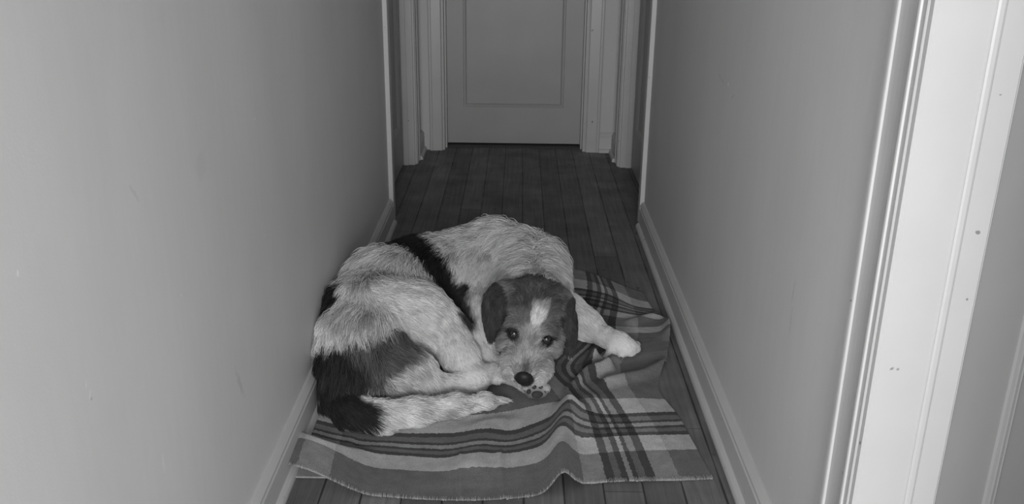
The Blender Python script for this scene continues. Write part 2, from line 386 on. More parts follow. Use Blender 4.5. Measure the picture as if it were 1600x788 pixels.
t = NT('plaid_wool')
uvn = t.new('ShaderNodeUVMap'); uvn.uv_map = 'UVMap'
sp = t.new('ShaderNodeSeparateXYZ'); t.put(sp.inputs[0], uvn.outputs[0])
wob = t.math('MULTIPLY', t.math('SUBTRACT', t.noise(110, 3, vec=uvn.outputs[0]), .5), .010)
wob2 = t.math('MULTIPLY', t.math('SUBTRACT', t.noise(130, 3, vec=uvn.outputs[0], stretch=(1, 1.3, 1)), .5), .010)
Dk, Md, Lt, Wh, Bd = .020, .170, .84, .50, .145
SET = [(.0, Dk), (.016, Bd), (.033, Dk), (.047, Wh), (.058, Dk), (.070, Bd), (.090, Dk)]
def stops_v():
    L = [(0, Md), (.125, Lt)]
    L += [(.192 + a, c_) for a, c_ in SET] + [(.192 + .110, Lt), (.37, Md)]
    L += [(.62, .26), (.70, Md), (.84, Md), (.90, Lt), (.96, Md), (1.045, Lt)] + [(1.085 + a, c_) for a, c_ in SET] + [(1.195, Lt), (1.26, Md)]
    return L
def stops_u():
    Lt = .46
    L = [(0, Md), (.022, Lt), (.095, Md), (.655, Lt)]
    L += [(.705 + a, c_) for a, c_ in SET] + [(.815, Lt), (.875, Md)]
    return L
def ramp(sock, L, span, wb):
    r = t.new('ShaderNodeValToRGB'); cr = r.color_ramp; cr.interpolation = 'CONSTANT'
    t.put(r.inputs[0], t.math('DIVIDE', t.math('ADD', t.math('ABSOLUTE', sock), wb), span))
    while len(cr.elements) > 1: cr.elements.remove(cr.elements[-1])
    for k, (p_, c_) in enumerate(L):
        e = cr.elements[0] if k == 0 else cr.elements.new(p_ / span)
        e.position = p_ / span; e.color = (c_, c_, c_, 1)
    return r.outputs[0]
ca = t.math('ADD', ramp(sp.outputs[0], stops_u(), .96, wob), 0.0); cbv = t.math('ADD', ramp(sp.outputs[1], stops_v(), 1.36, wob2), 0.0)
g = t.math('SQRT', t.math('MULTIPLY', ca, cbv))
g = t.mix(t.rng(t.math('MINIMUM', ca, cbv), .10, .16, 0.08, 1.0), g, t.math('MULTIPLY', t.math('ADD', ca, cbv), .5))
g = t.math('MULTIPLY', g, t.rng(t.noise(330, 3, vec=uvn.outputs[0], rough=.7), .3, .7, .68, 1.3))
g = t.math('MULTIPLY', g, t.rng(t.noise(28, 5, vec=uvn.outputs[0], rough=.65), .3, .7, .80, 1.18))
edge = t.math('MINIMUM', sp.outputs[1], t.math('SUBTRACT', 1.36, sp.outputs[1]))
t.bump(t.noise(500, 3, vec=uvn.outputs[0], rough=.7), .6, .002)
t.b.inputs['Sheen Weight'].default_value = .15
m_wool = t.done(gap(t, g), .95, .1)
blanket = link('plaid_blanket', me, m_wool, None, True)
so = blanket.modifiers.new('thick', 'SOLIDIFY'); so.thickness = .0035; so.offset = -1
blanket['label'] = 'grey plaid wool blanket spread crumpled on the floorboards under the dog'; blanket['category'] = 'blanket'
BLZ = Z.reshape(NV, NU); BLX = X.reshape(NV, NU); BLY = Y.reshape(NV, NU)

def hair_mat(name, rough=.6):
    t = NT(name); at = t.new('ShaderNodeAttribute', attribute_name='tone')
    return t.done(at.outputs['Color'], rough, .25)
m_fur = hair_mat('dog_hair', .55); m_thread = hair_mat('wool_thread', .9)
def strands(name, P, rad, tone, mat, parent):
    """P: (n, k, 3) points, rad: (n, k) radii, tone: (n,) grey."""
    n, k, _ = P.shape
    h = bpy.data.hair_curves.new(name); h.add_curves([k] * n)
    h.attributes['position'].data.foreach_set('vector', P.astype(np.float32).ravel())
    ra = h.attributes.get('radius') or h.attributes.new('radius', 'FLOAT', 'POINT'); ra.data.foreach_set('value', rad.astype(np.float32).ravel())
    ta = h.attributes.new('tone', 'FLOAT_COLOR', 'CURVE')
    ta.data.foreach_set('color', np.c_[tone, tone, tone, np.ones(n)].astype(np.float32).ravel())
    h.materials.append(mat)
    o = bpy.data.objects.new(name, h); COL.objects.link(o); o.parent = parent
    return o
# whipped edge stitching along the front hem
ns = 620; us = rng.uniform(.002, .958, ns); us = us[(rng.random(ns) < np.where(us > .62, 1, .5))]; ns = len(us)
ci = np.clip(np.searchsorted(US, us), 0, NU - 1)
base = np.c_[BLX[0, ci], BLY[0, ci], BLZ[0, ci]]
inn = np.c_[BLX[3, ci], BLY[3, ci], BLZ[3, ci]]; inn = inn + (inn - base) * rng.uniform(-.3, .4, (ns, 1))
out = base + np.c_[rng.normal(0, .001, ns), -rng.uniform(.001, .004, ns), rng.uniform(-.0025, 0, ns)]
Pp = np.stack([inn + [0, 0, .0008], (inn + base) / 2 + [0, 0, .0014], base + [0, -.0006, .0003], out], 1); Pp[:, :, 2] = np.maximum(Pp[:, :, 2], .0012)
st = strands('edge_stitching', Pp, np.full((ns, 4), .0006), rng.uniform(.32, .62, ns), m_thread, blanket)
st['label'] = 'pale whipped stitching along the front hem'

# ------------------------------------------------------------------ the dog
CAM = np.array([0, 0, CAMH])
def W3(x, y, z):
    """a point of the place at height z, taken from the survey of the photograph."""
    d = CR.T @ np.array([(x - 800) / 1433.5, -(y - 394) / 1433.5, 1.0]); return CAM + d * ((CAMH - z) / -d[2])
H0, VX = .0, .004
class Sdf:
    def __init__(s, lo, hi, h):
        s.lo, s.h = np.array(lo), h; s.n = np.ceil((np.array(hi) - lo) / h).astype(int) + 1
        s.g = np.full(s.n, .05, np.float32)
    def sub(s, lo, hi):
        a = np.clip(((np.array(lo) - s.lo) / s.h).astype(int), 0, s.n); b_ = np.clip(((np.array(hi) - s.lo) / s.h).astype(int) + 2, 0, s.n)
        sl = tuple(slice(i, j) for i, j in zip(a, b_))
        ax = [s.lo[k] + s.h * np.arange(a[k], b_[k]) for k in range(3)]
        G = np.stack(np.meshgrid(*ax, indexing='ij'), -1).astype(np.float32)
        return sl, G
    def merge(s, sl, d, k, cut=False):
        a = s.g[sl]
        if cut: a, d = -a, d
        hh = np.maximum(k - np.abs(a - d), 0) / k
        r = np.minimum(a, d) - hh * hh * k * .25
        s.g[sl] = -r if cut else r
def cone_d(G, a, b_, ra, rb):
    ba = b_ - a; tt = np.clip(((G - a) @ ba) / (ba @ ba), 0, 1)
    return np.linalg.norm(G - a - tt[..., None] * ba, axis=-1) - (ra + (rb - ra) * tt)
def ell_d(G, c, r, M):
    q = (G - c) @ M.T; k0 = np.linalg.norm(q / r, axis=-1); k1 = np.linalg.norm(q / (r * r), axis=-1) + 1e-9
    return k0 * (k0 - 1) / k1
PR = []   # primitives: kind, params, blend, flow direction, fur length, fur lift
def cone(a, b_, ra, rb, k=.03, L=.03, lift=.35, flow=None):
    a, b_ = np.array(a, float), np.array(b_, float)
    f = (b_ - a) if flow is None else np.array(flow, float)
    PR.append(('c', (a, b_, ra, rb), k, f / np.linalg.norm(f), L, lift))
def ell(c, r, M, k=.02, L=.012, lift=.3, flow=(0, 0, -1)):
    f = np.array(flow, float); PR.append(('e', (np.array(c, float), np.array(r, float), M), k, f / np.linalg.norm(f), L, lift))
def chain(pts, k=.03, L=.03, lift=.35):
    for p, q in zip(pts[:-1], pts[1:]): cone(W3(*p[:3]), W3(*q[:3]), p[3], q[3], k, L, lift)
I3 = np.eye(3)
# trunk: neck, withers, back, loin, pelvis, curling round against the left wall
for p, q in (((838,455,.165,.070), (822,420,.160,.098)), ((822,420,.160,.098), (772,412,.142,.120))): cone(W3(*p[:3]), W3(*q[:3]), p[3], q[3], .05, .058, .5, (-.40, -.05, -.75))
chain([(772,412,.142,.120), (715,432,.128,.118), (658,444,.132,.122), (610,464,.138,.130), (572,512,.122,.122), (560,552,.105,.108), (548,590,.085,.082)], .05, .056, .5)
# upper hind thigh to the knee, shank, foot
chain([(600,500,.150,.100), (655,498,.140,.085), (697,520,.105,.058)], .05, .026, .3)
chain([(697,520,.105,.060), (720,560,.066,.046), (738,592,.040,.036)], .03, .016, .25)
chain([(738,594,.038,.033), (770,582,.034,.026)], .02, .010, .2)
for (x, y) in ((778,566), (785,575), (784,586), (776,594)): cone(W3(766, 582, .032), W3(x, y, .024), .016, .0145, .006, .006, .2)
# lower hind thigh (nearest the camera) and its hidden shank
chain([(556,575,.085,.092), (600,580,.075,.082), (645,590,.055,.058), (668,608,.038,.034)], .04, .028, .35)
chain([(668,600,.036,.036), (715,604,.030,.026), (742,604,.024,.020)], .02, .014, .3)
# belly between the thighs and the chest
chain([(700,520,.06,.05), (735,490,.07,.07), (775,455,.09,.09)], .04, .02, .3)
# tail
chain([(514,578,.092,.040), (521,612,.066,.044), (548,642,.046,.040), (592,652,.036,.037), (650,644,.032,.033)], .02, .032, .2)
chain([(650,644,.032,.033), (710,635,.029,.027), (755,629,.023,.018), (786,625,.017,.007)], .02, .030, .14)
# fore chest and left foreleg folded under the chin
chain([(765,440,.15,.07), (748,490,.11,.052), (750,532,.065,.042), (756,556,.042,.034)], .04, .022, .3)
chain([(756,556,.040,.032), (800,588,.026,.022), (828,606,.026,.020)], .02, .012, .25)
PAD = [(838, 612, .030)]
pc = W3(838, 611, .030); pf = np.array([.10, -.80, .25]); pf /= np.linalg.norm(pf)
ell(pc, (.029, .018, .027), I3, .008, .006, .2, (0, -1, 0))
for dx, dz in ((-.026, .012), (-.0095, .024), (.0095, .024), (.026, .010)):
    ell(pc + np.array([dx, -.006, dz]), (.0115, .014, .0115), I3, .004, .004, .2, (0, -1, .2))
# right foreleg stretched out beside the head
chain([(850,470,.12,.065), (885,488,.078,.054), (915,507,.055,.042), (948,528,.038,.027)], .03, .016, .2)
chain([(948,528,.040,.028), (966,537,.036,.032), (980,543,.031,.028)], .015, .009, .2)
for (x, y, q) in ((993,546,.0150), (985,551,.0155), (972,553,.0150), (994,540,.0135)): cone(W3(975, 542, .028), W3(x, y, .019), .016, q, .006, .006, .2)
cone(W3(955, 545, .022), W3(944, 560, .014), .010, .0065, .008, .005, .2)

# head frame: x to the picture's right, y along the muzzle, z up out of the forehead
NOSE = W3(818, 597, .066)
TI = math.radians(37); RO = math.radians(8)
fy_ = np.array([-.13, -math.cos(TI), -math.sin(TI)]); fy_ /= np.linalg.norm(fy_)
fx_ = np.cross(np.array([0, 0, 1.]), -fy_); fx_ /= np.linalg.norm(fx_)
if fx_[0] < 0: fx_ = -fx_
fz_ = np.cross(fx_, fy_); fz_ = fz_ if fz_[2] > 0 else -fz_
fx2 = fx_ * math.cos(RO) - fz_ * math.sin(RO); fz2 = fz_ * math.cos(RO) + fx_ * math.sin(RO)
HM = np.array([fx2, fy_, fz2])       # rows: local axes in world
HO = NOSE - fy_ * .186 + fz2 * .012
def Hd(x, y, z): return HO + x * HM[0] + y * HM[1] + z * HM[2]
def HV(x, y, z): return x * HM[0] + y * HM[1] + z * HM[2]
back = HV(0, -1, .1)
ell(Hd(0, -.022, -.002), (.076, .092, .068), HM, .02, .024, .4, back)
ell(Hd(0, .042, .006), (.056, .050, .050), HM, .03, .019, .4, back)
for s in (-1, 1):
    ell(Hd(s * .036, .052, .034), (.024, .019, .014), HM, .014, .020, .5, HV(s * .8, .3, .1))     # brow
    ell(Hd(s * .052, .038, -.030), (.038, .055, .046), HM, .03, .026, .4, HV(s * .8, -.4, -.6))   # cheek
    ell(Hd(s * .034, .130, -.030), (.032, .045, .034), HM, .016, .022, .4, HV(s * .8, -.3, -.6))   # flews
cone(Hd(0, .060, -.008), Hd(0, .156, -.010), .046, .029, .025, .018, .35, back)
cone(Hd(0, .03, -.050), Hd(0, .140, -.048), .044, .026, .02, .024, .35, HV(0, -.5, -.9))
ell(Hd(0, .172, -.012), (.021, .014, .020), HM, .012, .006, .2, back)
# occiput into neck
cone(Hd(0, -.04, -.02), W3(826, 424, .160), .070, .095, .05, .048, .45, (-.15, -.05, -.8))
EYE = [Hd(-.0425, .070, .024), Hd(.0425, .070, .020)]
# ears: a folded root and a hanging flap
def frame(z, n):
    z = z / np.linalg.norm(z); n = n - (n @ z) * z; n /= np.linalg.norm(n); return np.array([np.cross(n, z), n, z])
ears = []
eL = frame(HV(.02, .62, -.80), HV(-.75, .35, .50)); eR = frame(HV(.20, .62, -.80), HV(.85, .30, .30))
cL = Hd(-.112, .000, -.004); cR = Hd(.102, .006, -.022)
rL, rR = (.050, .0095, .060), (.038, .0095, .066)
ell(cL, rL, eL, .008, .016, .15, eL[2]); ell(cR, rR, eR, .008, .016, .15, eR[2])
ell(cL + eL[2] * .050 + eL[0] * .008, (.025, .008, .036), eL, .012, .016, .15, eL[2]); ell(cR + eR[2] * .052 - eR[0] * .006, (.020, .008, .032), eR, .012, .016, .15, eR[2])
ell(Hd(-.078, -.038, .040), (.040, .040, .018), HM, .024, .016, .2, HV(-.8, .2, -.3)); ell(Hd(.068, -.040, .030), (.030, .040, .018), HM, .024, .016, .2, HV(.8, .2, -.3))

FLZ, WLX = .0085, -.4845
sd = Sdf((-.535, 1.84, -.012), (.45, 3.02, .40), VX)
for kind, p, k, f, L, lf in PR:
    if kind == 'c':
        a, b_, ra, rb = p; r = max(ra, rb) + k + .01; lo, hi = np.minimum(a, b_) - r, np.maximum(a, b_) + r
        sl, G = sd.sub(lo, hi); d = cone_d(G, a, b_, ra, rb)
    else:
        c_, r_, M = p; r = max(r_) + k + .012; sl, G = sd.sub(c_ - r, c_ + r); d = ell_d(G, c_, r_, M)
    if d.size: sd.merge(sl, d.astype(np.float32), k)
for e in EYE:
    sl, G = sd.sub(e - .03, e + .03); d = np.linalg.norm(G - e, axis=-1) - .0150; sd.merge(sl, d.astype(np.float32), .004, True)
for s in (-1, 1):
    c_ = Hd(s * .009, .189, -.010); sl, G = sd.sub(c_ - .02, c_ + .02); d = np.linalg.norm(G - c_, axis=-1) - .004; sd.merge(sl, d.astype(np.float32), .003, True)
# lean on wall, skirting and ground
ax = [sd.lo[k] + sd.h * np.arange(sd.n[k]) for k in range(3)]
zz = ax[2][None, None, :]; xx = ax[0][:, None, None]
pl_ = np.where(zz < .112, WLX - xx, -.506 - xx)
def smax(a, b_, k):
    hh = np.maximum(k - np.abs(a - b_), 0) / k; return np.maximum(a, b_) + hh * hh * k * .25
sd.g = smax(sd.g, np.broadcast_to(FLZ - zz, sd.g.shape), .012); sd.g = smax(sd.g, np.broadcast_to(pl_, sd.g.shape), .012).astype(np.float32)

def surface_nets(g, lo, h):
    s = g < 0; nx, ny, nz_ = g.shape
    c = np.zeros((nx - 1, ny - 1, nz_ - 1), np.int8)
    for i in (0, 1):
        for j in (0, 1):
            for k in (0, 1): c += s[i:nx - 1 + i, j:ny - 1 + j, k:nz_ - 1 + k]
    act = (c > 0) & (c < 8); I = np.argwhere(act); n = len(I)
    acc = np.zeros((n, 3)); cnt = np.zeros(n)
    cor = [(i, j, k) for i in (0, 1) for j in (0, 1) for k in (0, 1)]
    val = {q: g[I[:, 0] + q[0], I[:, 1] + q[1], I[:, 2] + q[2]].astype(float) for q in cor}
    for a in cor:
        for k in range(3):
            if a[k] == 0:
                b_ = tuple(a[m_] + (1 if m_ == k else 0) for m_ in range(3)); va, vb = val[a], val[b_]
                msk = (va < 0) != (vb < 0); tt = np.where(msk, va / np.where(msk, va - vb, 1), 0)
                p = np.array(a, float)[None] + tt[:, None] * (np.array(b_) - np.array(a))[None]
                acc += p * msk[:, None]; cnt += msk
    P = lo + h * (I + acc / cnt[:, None])
    ID = np.full(act.shape, -1); ID[act] = np.arange(n)
    F = []
    for k in range(3):
        u, v = (k + 1) % 3, (k + 2) % 3
        sl0 = [slice(1, -1)] * 3; sl0[k] = slice(0, -1); sl1 = list(sl0); sl1[k] = slice(1, None)
        a = s[tuple(sl0)]; b_ = s[tuple(sl1)]
        E = np.argwhere(a != b_); off = np.ones(3, int); off[k] = 0; E = E + off
        fl = s[E[:, 0], E[:, 1], E[:, 2]]
        def idn(du, dv):
            q = E.copy(); q[:, u] -= du; q[:, v] -= dv; return ID[q[:, 0], q[:, 1], q[:, 2]]
        Q = np.stack([idn(0, 0), idn(1, 0), idn(1, 1), idn(0, 1)], -1); Q[~fl] = Q[~fl][:, ::-1]; F.append(Q)
    F = np.concatenate(F); F = F[(F >= 0).all(1)]
    return P, F
VB, FB = surface_nets(sd.g, sd.lo, sd.h)
FB = FB[:, ::-1] if False else FB
for it in range(2):   # light relaxation
    s_ = np.zeros_like(VB); c_ = np.zeros(len(VB))
    for k in range(4):
        a, b_ = FB[:, k], FB[:, (k + 1) % 4]
        np.add.at(s_, a, VB[b_]); np.add.at(c_, a, 1); np.add.at(s_, b_, VB[a]); np.add.at(c_, b_, 1)
    VB = VB * .5 + .5 * s_ / np.maximum(c_, 1)[:, None]
gn = np.stack(np.gradient(sd.g, sd.h), -1)
def tri_interp(A, P):
    q = (P - sd.lo) / sd.h; i = np.clip(np.floor(q).astype(int), 0, np.array(A.shape[:3]) - 2); f = (q - i); r = 0
    for a in (0, 1):
        for b_ in (0, 1):
            for c_ in (0, 1):
                w_ = (f[:, 0] if a else 1 - f[:, 0]) * (f[:, 1] if b_ else 1 - f[:, 1]) * (f[:, 2] if c_ else 1 - f[:, 2])
                v = A[i[:, 0] + a, i[:, 1] + b_, i[:, 2] + c_]; r = r + (w_[:, None] * v if v.ndim == 2 else w_ * v)
    return r
def normals(P):
    n = tri_interp(gn, P); return n / (np.linalg.norm(n, axis=1)[:, None] + 1e-9)
# component filter not needed: the union is one solid

# coat colour, a function of place on the body
_k = [(rng.normal(0, 1, 3), rng.uniform(0, 6.28)) for _ in range(14)]
def n3(P, fq):
    r = 0
    for v, ph in _k: r = r + np.sin(P @ (v * fq) + ph)
    return r / len(_k) * 1.9
CREAM, DARK, GREY, BRN, WHT, FACE = .77, .024, .13, .085, .95, .42
#PATCHES
PATCH = [
 # (path, radius, tone, softness)
 ([(-.396,2.093,.200), (-.378,2.135,.216)], .022, .50, .06), ([(-.443,2.184,.229), (-.46,2.14,.20)], .020, .50, .06),
 ([(-.407,2.28,.263), (-.36,2.33,.26)], .022, .48, .06), ([(-.334,2.103,.178), (-.36,2.10,.19)], .018, .50, .05),
 ([(-.30,1.93,.035), (-.17,1.99,.03), (-.01,2.06,.03)], .040, .74, .012),
 ([(-.36,2.78,.14), (-.345,2.68,.22), (-.322,2.585,.262)], .062, DARK, .018),
 ([(-.40,2.52,.20), (-.375,2.50,.245), (-.33,2.54,.262)], .036, DARK, .016),
 ([(-.322,2.585,.262), (-.285,2.525,.256), (-.247,2.495,.238)], .056, DARK, .016),
 ([(-.247,2.495,.238), (-.205,2.482,.204), (-.181,2.476,.156)], .048, DARK, .016),
 ([(-.181,2.476,.156), (-.156,2.40,.142), (-.14,2.30,.135)], .032, .05, .022),
 ([(-.50,2.29,.25), (-.495,2.235,.235), (-.507,2.205,.225)], .036, DARK, .014),
 ([(-.385,2.030,.158), (-.344,2.050,.149), (-.312,2.080,.15), (-.290,2.130,.140)], .052, GREY, .022),
 ([(-.395,2.010,.125), (-.345,2.020,.115)], .040, GREY, .02),
 ([(-.475,2.050,.125), (-.450,2.005,.120), (-.445,1.970,.09)], .051, DARK, .016),
 ([(-.485,2.10,.03), (-.475,2.04,.04), (-.455,1.97,.04)], .045, DARK, .016),
 ([(-.445,1.970,.09), (-.400,1.925,.065), (-.368,1.915,.05)], .052, DARK, .014),
 ([(-.440,2.03,.145), (-.395,2.00,.110)], .040, .035, .022),
 ([(-.17,1.992,.024), (-.165,1.99,.03)], .010, .45, .014), ([(-.103,2.026,.027), (-.10,2.02,.03)], .008, .45, .012),
]
def hp(P): return (P - HO) @ HM.T
def coat(P):
    c = np.full(len(P), CREAM) * (1 + .22 * n3(P, 30)) * (1 + .12 * n3(P, 90))
    jit = .010 * n3(P, 45) + .006 * n3(P, 140)
    for pts, rad, col, soft in PATCH:
        pts = [np.array(q) for q in pts]; d = np.full(len(P), 9.)
        for k in range(max(1, len(pts) - 1)):
            a = pts[k]; b_ = pts[min(k + 1, len(pts) - 1)] + 1e-6; ba = b_ - a; tt = np.clip((P - a) @ ba / (ba @ ba), 0, 1)
            d = np.minimum(d, np.linalg.norm(P - a - tt[:, None] * ba, axis=1))
        f = np.clip((rad - d + jit) / soft + .5, 0, 1); c = c * (1 - f) + col * f * (1 + .2 * n3(P, 110))
    q = hp(P); h = np.linalg.norm(q / np.array([.14, .23, .125]), axis=1); ish = (h < 1) & (q[:, 1] > -.095 + .012 * n3(P, 60)) & (q[:, 2] > -.09)
    x, y, z = q.T; ax_ = np.abs(x)
    f = np.full(len(P), .19) * (1 + .45 * n3(P, 60)) * (1 + .25 * n3(P, 150))
    m1 = np.clip((y - .066 - .25 * (ax_ - .03) + jit) / .03 + .5, 0, 1)          # eye line forward: paler face
    f = f * (1 - m1) + FACE * (1 + .35 * n3(P, 80)) * m1
    m2 = np.clip((.018 - .007 * np.clip((y - .02) / .03, 0, 1) - np.abs(x - .014 + .010 * np.clip((y - .02) / .05, 0, 1)) + .4 * jit) / .006 + .5, 0, 1) * np.clip((y + .004 + 1.5 * jit) / .010 + .5, 0, 1) * (z > .01)
    bl_ = m2 * np.clip((.055 - y) / .02 + .7, .0, 1); f = f * (1 - bl_) + WHT * bl_
    st_ = m2 * (y > .05) * (y < .13) * .45 * (np.abs(x) < .008); f = f * (1 - st_) + .55 * st_
    m3 = np.clip((y - .120 + jit) / .03, 0, 1) * (z < .0); f = f * (1 - m3) + .55 * m3
    tp = np.clip((.118 - np.linalg.norm(q - np.array([0, -.09, .05]), axis=1) + jit * 2) / .04, 0, 1); f = f * (1 - .65 * tp) + .06 * .65 * tp
    nb = np.clip(1.4 - np.linalg.norm((q - np.array([0, .158, .012])) / np.array([.013, .024, .02]), axis=1), 0, 1); f = f * (1 - .8 * nb) + .05 * .8 * nb
    for e in EYE:
        de = np.linalg.norm(P - e, axis=1); me_ = np.clip((.0225 - de) / .006 + .5, 0, 1); f = f * (1 - me_) + .018 * me_
        q2 = (P - e) @ HM.T; sgn = 1 if (e - HO) @ HM[0] < 0 else -1
        di = np.linalg.norm((q2 - np.array([sgn * .016, .014, -.004])) / np.array([.013, .020, .014]), axis=1); mi = np.clip(1.3 - di, 0, 1); f = f * (1 - mi) + .06 * mi
    ear = np.minimum(ell_d(P, cL, np.array(rL), eL), ell_d(P, cR, np.array(rR), eR)) < .012
    f = np.where(ear, .052 * (1 + .4 * n3(P, 60)), f)
    c = np.where(ish | ear, f, c)
    dn = np.linalg.norm((q - np.array([0, .180, -.008])) / np.array([.026, .020, .023]), axis=1); mn = np.clip((1.15 - dn) / .2, 0, 1)
    c = c * (1 - mn) + .018 * mn
    dp = np.linalg.norm((P - (pc + np.array([0, -.010, -.004]))) / np.array([.024, .013, .021]), axis=1); mp_ = .8 * np.clip((1.1 - dp) / .5, 0, 1)
    c = c * (1 - mp_) + .10 * mp_
    dq = np.linalg.norm(P - pc, axis=1); mq = .6 * np.clip((.036 - dq) / .01, 0, 1); c = c * (1 - mq) + .20 * mq
    return np.clip(c, .010, .9)

me = bpy.data.meshes.new('dog'); me.from_pydata(VB.tolist(), [], FB.tolist())
ca_ = me.color_attributes.new('tone', 'FLOAT_COLOR', 'POINT'); tv = coat(VB) * .8
ca_.data.foreach_set('color', np.c_[tv, tv, tv, np.ones(len(tv))].astype(np.float32).ravel())
t = NT('dog_skin_and_undercoat'); at = t.new('ShaderNodeAttribute', attribute_name='tone')
t.bump(t.noise(300, 3), .4, .002)
m_skin = t.done(at.outputs['Color'], .7, .2)
dog = link('dog', me, m_skin, None, True)
dog['label'] = 'shaggy white dog with dark patches lying curled on the plaid blanket, eyes open'; dog['category'] = 'dog'

# the blanket lies under the body: press it down where the dog rests on it
from mathutils.bvhtree import BVHTree
dbv = BVHTree.FromPolygons(VB.tolist(), FB.tolist())
hh = np.full(X.size, 9.)
for i in range(X.size):
    if X[i] < .42 and 1.82 < Y[i] < 3.0:
        r_ = dbv.ray_cast(Vector((X[i], Y[i], -.02)), Vector((0, 0, 1)), .45)
        if r_[0] is not None: hh[i] = r_[0].z
hh = hh.reshape(NV, NU)
for _ in range(2):
    g_ = hh.copy()
    for dy_ in (-1, 0, 1):
        for dx_ in (-1, 0, 1): g_ = np.minimum(g_, np.roll(np.roll(hh, dy_, 0), dx_, 1))
    hh = g_
Z = np.minimum(Z, np.maximum(hh.ravel() - .0035, .0044))
blanket.data.vertices.foreach_set('co', np.c_[X, Y, Z].astype(np.float32).ravel()); blanket.data.update()

# fur
v0, v1, v2, v3 = (VB[FB[:, k]] for k in range(4))
ar = np.linalg.norm(np.cross(v2 - v0, v3 - v1), axis=1) / 2
cen = (v0 + v1 + v2 + v3) / 4
fn = np.cross(v2 - v0, v3 - v1); nn_ = normals(cen); sg = np.sign((fn * nn_).sum(1)).mean()
qh = hp(cen); headw = 1 + 1.6 * (np.linalg.norm(qh / np.array([.14, .23, .125]), axis=1) < 1)
keep = (cen[:, 2] > .012) & (cen[:, 0] > -.503)
pw = ar * headw * keep; pw /= pw.sum()
NS = 170000
fi = rng.choice(len(FB), NS, p=pw); a, b_ = rng.random((NS, 1)), rng.random((NS, 1))
R_ = v0[fi] * (1 - a) * (1 - b_) + v1[fi] * a * (1 - b_) + v2[fi] * a * b_ + v3[fi] * (1 - a) * b_
def flow(P):
    D = np.zeros((len(P), 3)); Ls = np.zeros(len(P)); Lf = np.zeros(len(P)); Wt = np.zeros(len(P))
    for kind, p, k, f, L, lf in PR:
        if kind == 'c': d = cone_d(P, *p)
        else: d = ell_d(P, *p)
        w_ = np.exp(-np.clip(np.abs(d), 0, .2) / .007) + 1e-12
        D += w_[:, None] * f; Ls += w_ * L; Lf += w_ * lf; Wt += w_
    return D / Wt[:, None], Ls / Wt, Lf / Wt
ok = np.ones(NS, bool)
for e in EYE: 
    q_ = (R_ - e) @ HM.T; sg_ = -1 if (e - HO) @ HM[0] < 0 else 1
    ok &= ~((((q_[:, 0] * sg_) / .0200) ** 2 + ((.53 * q_[:, 2] - .84 * q_[:, 1] + .25 * q_[:, 0] * sg_) / .0122) ** 2 < 1) & (np.linalg.norm(q_, axis=1) < .024)) & (np.linalg.norm(q_, axis=1) > .0148)
q = hp(R_); ok &= np.linalg.norm((q - np.array([0, .182, -.008])) / np.array([.024, .018, .022]), axis=1) > 1
ok &= np.linalg.norm((R_ - (pc + np.array([0, -.012, 0]))) / np.array([.022, .016, .020]), axis=1) > 1
R_ = R_[ok]; NS = len(R_)
N_ = normals(R_); D_, L_, LF_ = flow(R_)
wv = np.stack([n3(R_ + 5, 22), n3(R_ + 9, 22), n3(R_ + 13, 22)], 1)
D_ = D_ + .24 * wv * np.linalg.norm(D_, axis=1)[:, None] + rng.normal(0, .17, (NS, 3)) * np.clip(LF_ / .4, .3, 1.2)[:, None]
D_[:, 2] -= .45 * (L_ / .034)
T_ = D_ - (D_ * N_).sum(1)[:, None] * N_; T_ /= np.linalg.norm(T_, axis=1)[:, None] + 1e-6
L_ = L_ * rng.uniform(.6, 1.15, NS) * (1 + .2 * n3(R_ + 2, 50))
LF_ = LF_ * rng.uniform(.5, 1.5, NS)
K = 6; ss = np.linspace(0, 1, K)
kink = rng.normal(0, 1, (NS, 3))
Pst = np.zeros((NS, K, 3))
for j, s in enumerate(ss):
    up = LF_ * (s - .45 * s * s); al = s * (.75 + .2 * s)
    Pst[:, j] = R_ + (L_ * al)[:, None] * T_ + (L_ * up)[:, None] * N_ + (L_ * .07 * math.sin(3.0 * s))[:, None] * kink
    Pst[:, j, 2] -= L_ * .12 * s * s
# clumping into locks
nc = 4200; ci = rng.choice(NS, nc, replace=False); own = np.empty(NS, int)
C_ = R_[ci]
cell = {}
for i0 in range(0, NS, 4000):
    d = ((R_[i0:i0 + 4000, None] - C_[None]) ** 2).sum(2) if False else (R_[i0:i0 + 4000] ** 2).sum(1)[:, None] - 2 * R_[i0:i0 + 4000] @ C_.T + (C_ ** 2).sum(1)[None]
    own[i0:i0 + 4000] = d.argmin(1)
lock = ci[own]; dist = np.linalg.norm(R_ - R_[lock], axis=1)
cw = np.clip(1 - dist / .03, 0, 1) * np.clip(L_ / .022, .2, 1) * .66 * np.clip(LF_ / .25, .35, 1)
for j, s in enumerate(ss):
    wgt = (cw * s ** 1.4)[:, None]; off = (Pst[lock, j] - R_[lock]) + R_[lock]
    Pst[:, j] = Pst[:, j] * (1 - wgt) + (off + (R_ - R_[lock]) * .25) * wgt
for e in EYE:      # no hair lies across the eye openings
    g2 = CAM - e; g2 /= np.linalg.norm(g2); c2 = e + g2 * .012
    bad = (np.linalg.norm(Pst - c2, axis=2) < .0105).any(1)
    Pst[bad] = R_[bad][:, None] + (Pst[bad] - R_[bad][:, None]) * .25
Pst[:, :, 0] = np.maximum(Pst[:, :, 0], np.where(Pst[:, :, 2] < .112, -.4875, -.515))
Pst[:, :, 2] = np.maximum(Pst[:, :, 2], .0075 + .002 * rng.random((NS, 1)))
tone = coat(R_ + T_ * (L_ * .25)[:, None]) * np.exp(rng.normal(0, .20, NS)) * np.exp(rng.normal(0, .13, nc))[own]
rad = np.outer(.00030 + .00022 * (L_ / .034), np.array([1, 1, .95, .8, .55, .12]))
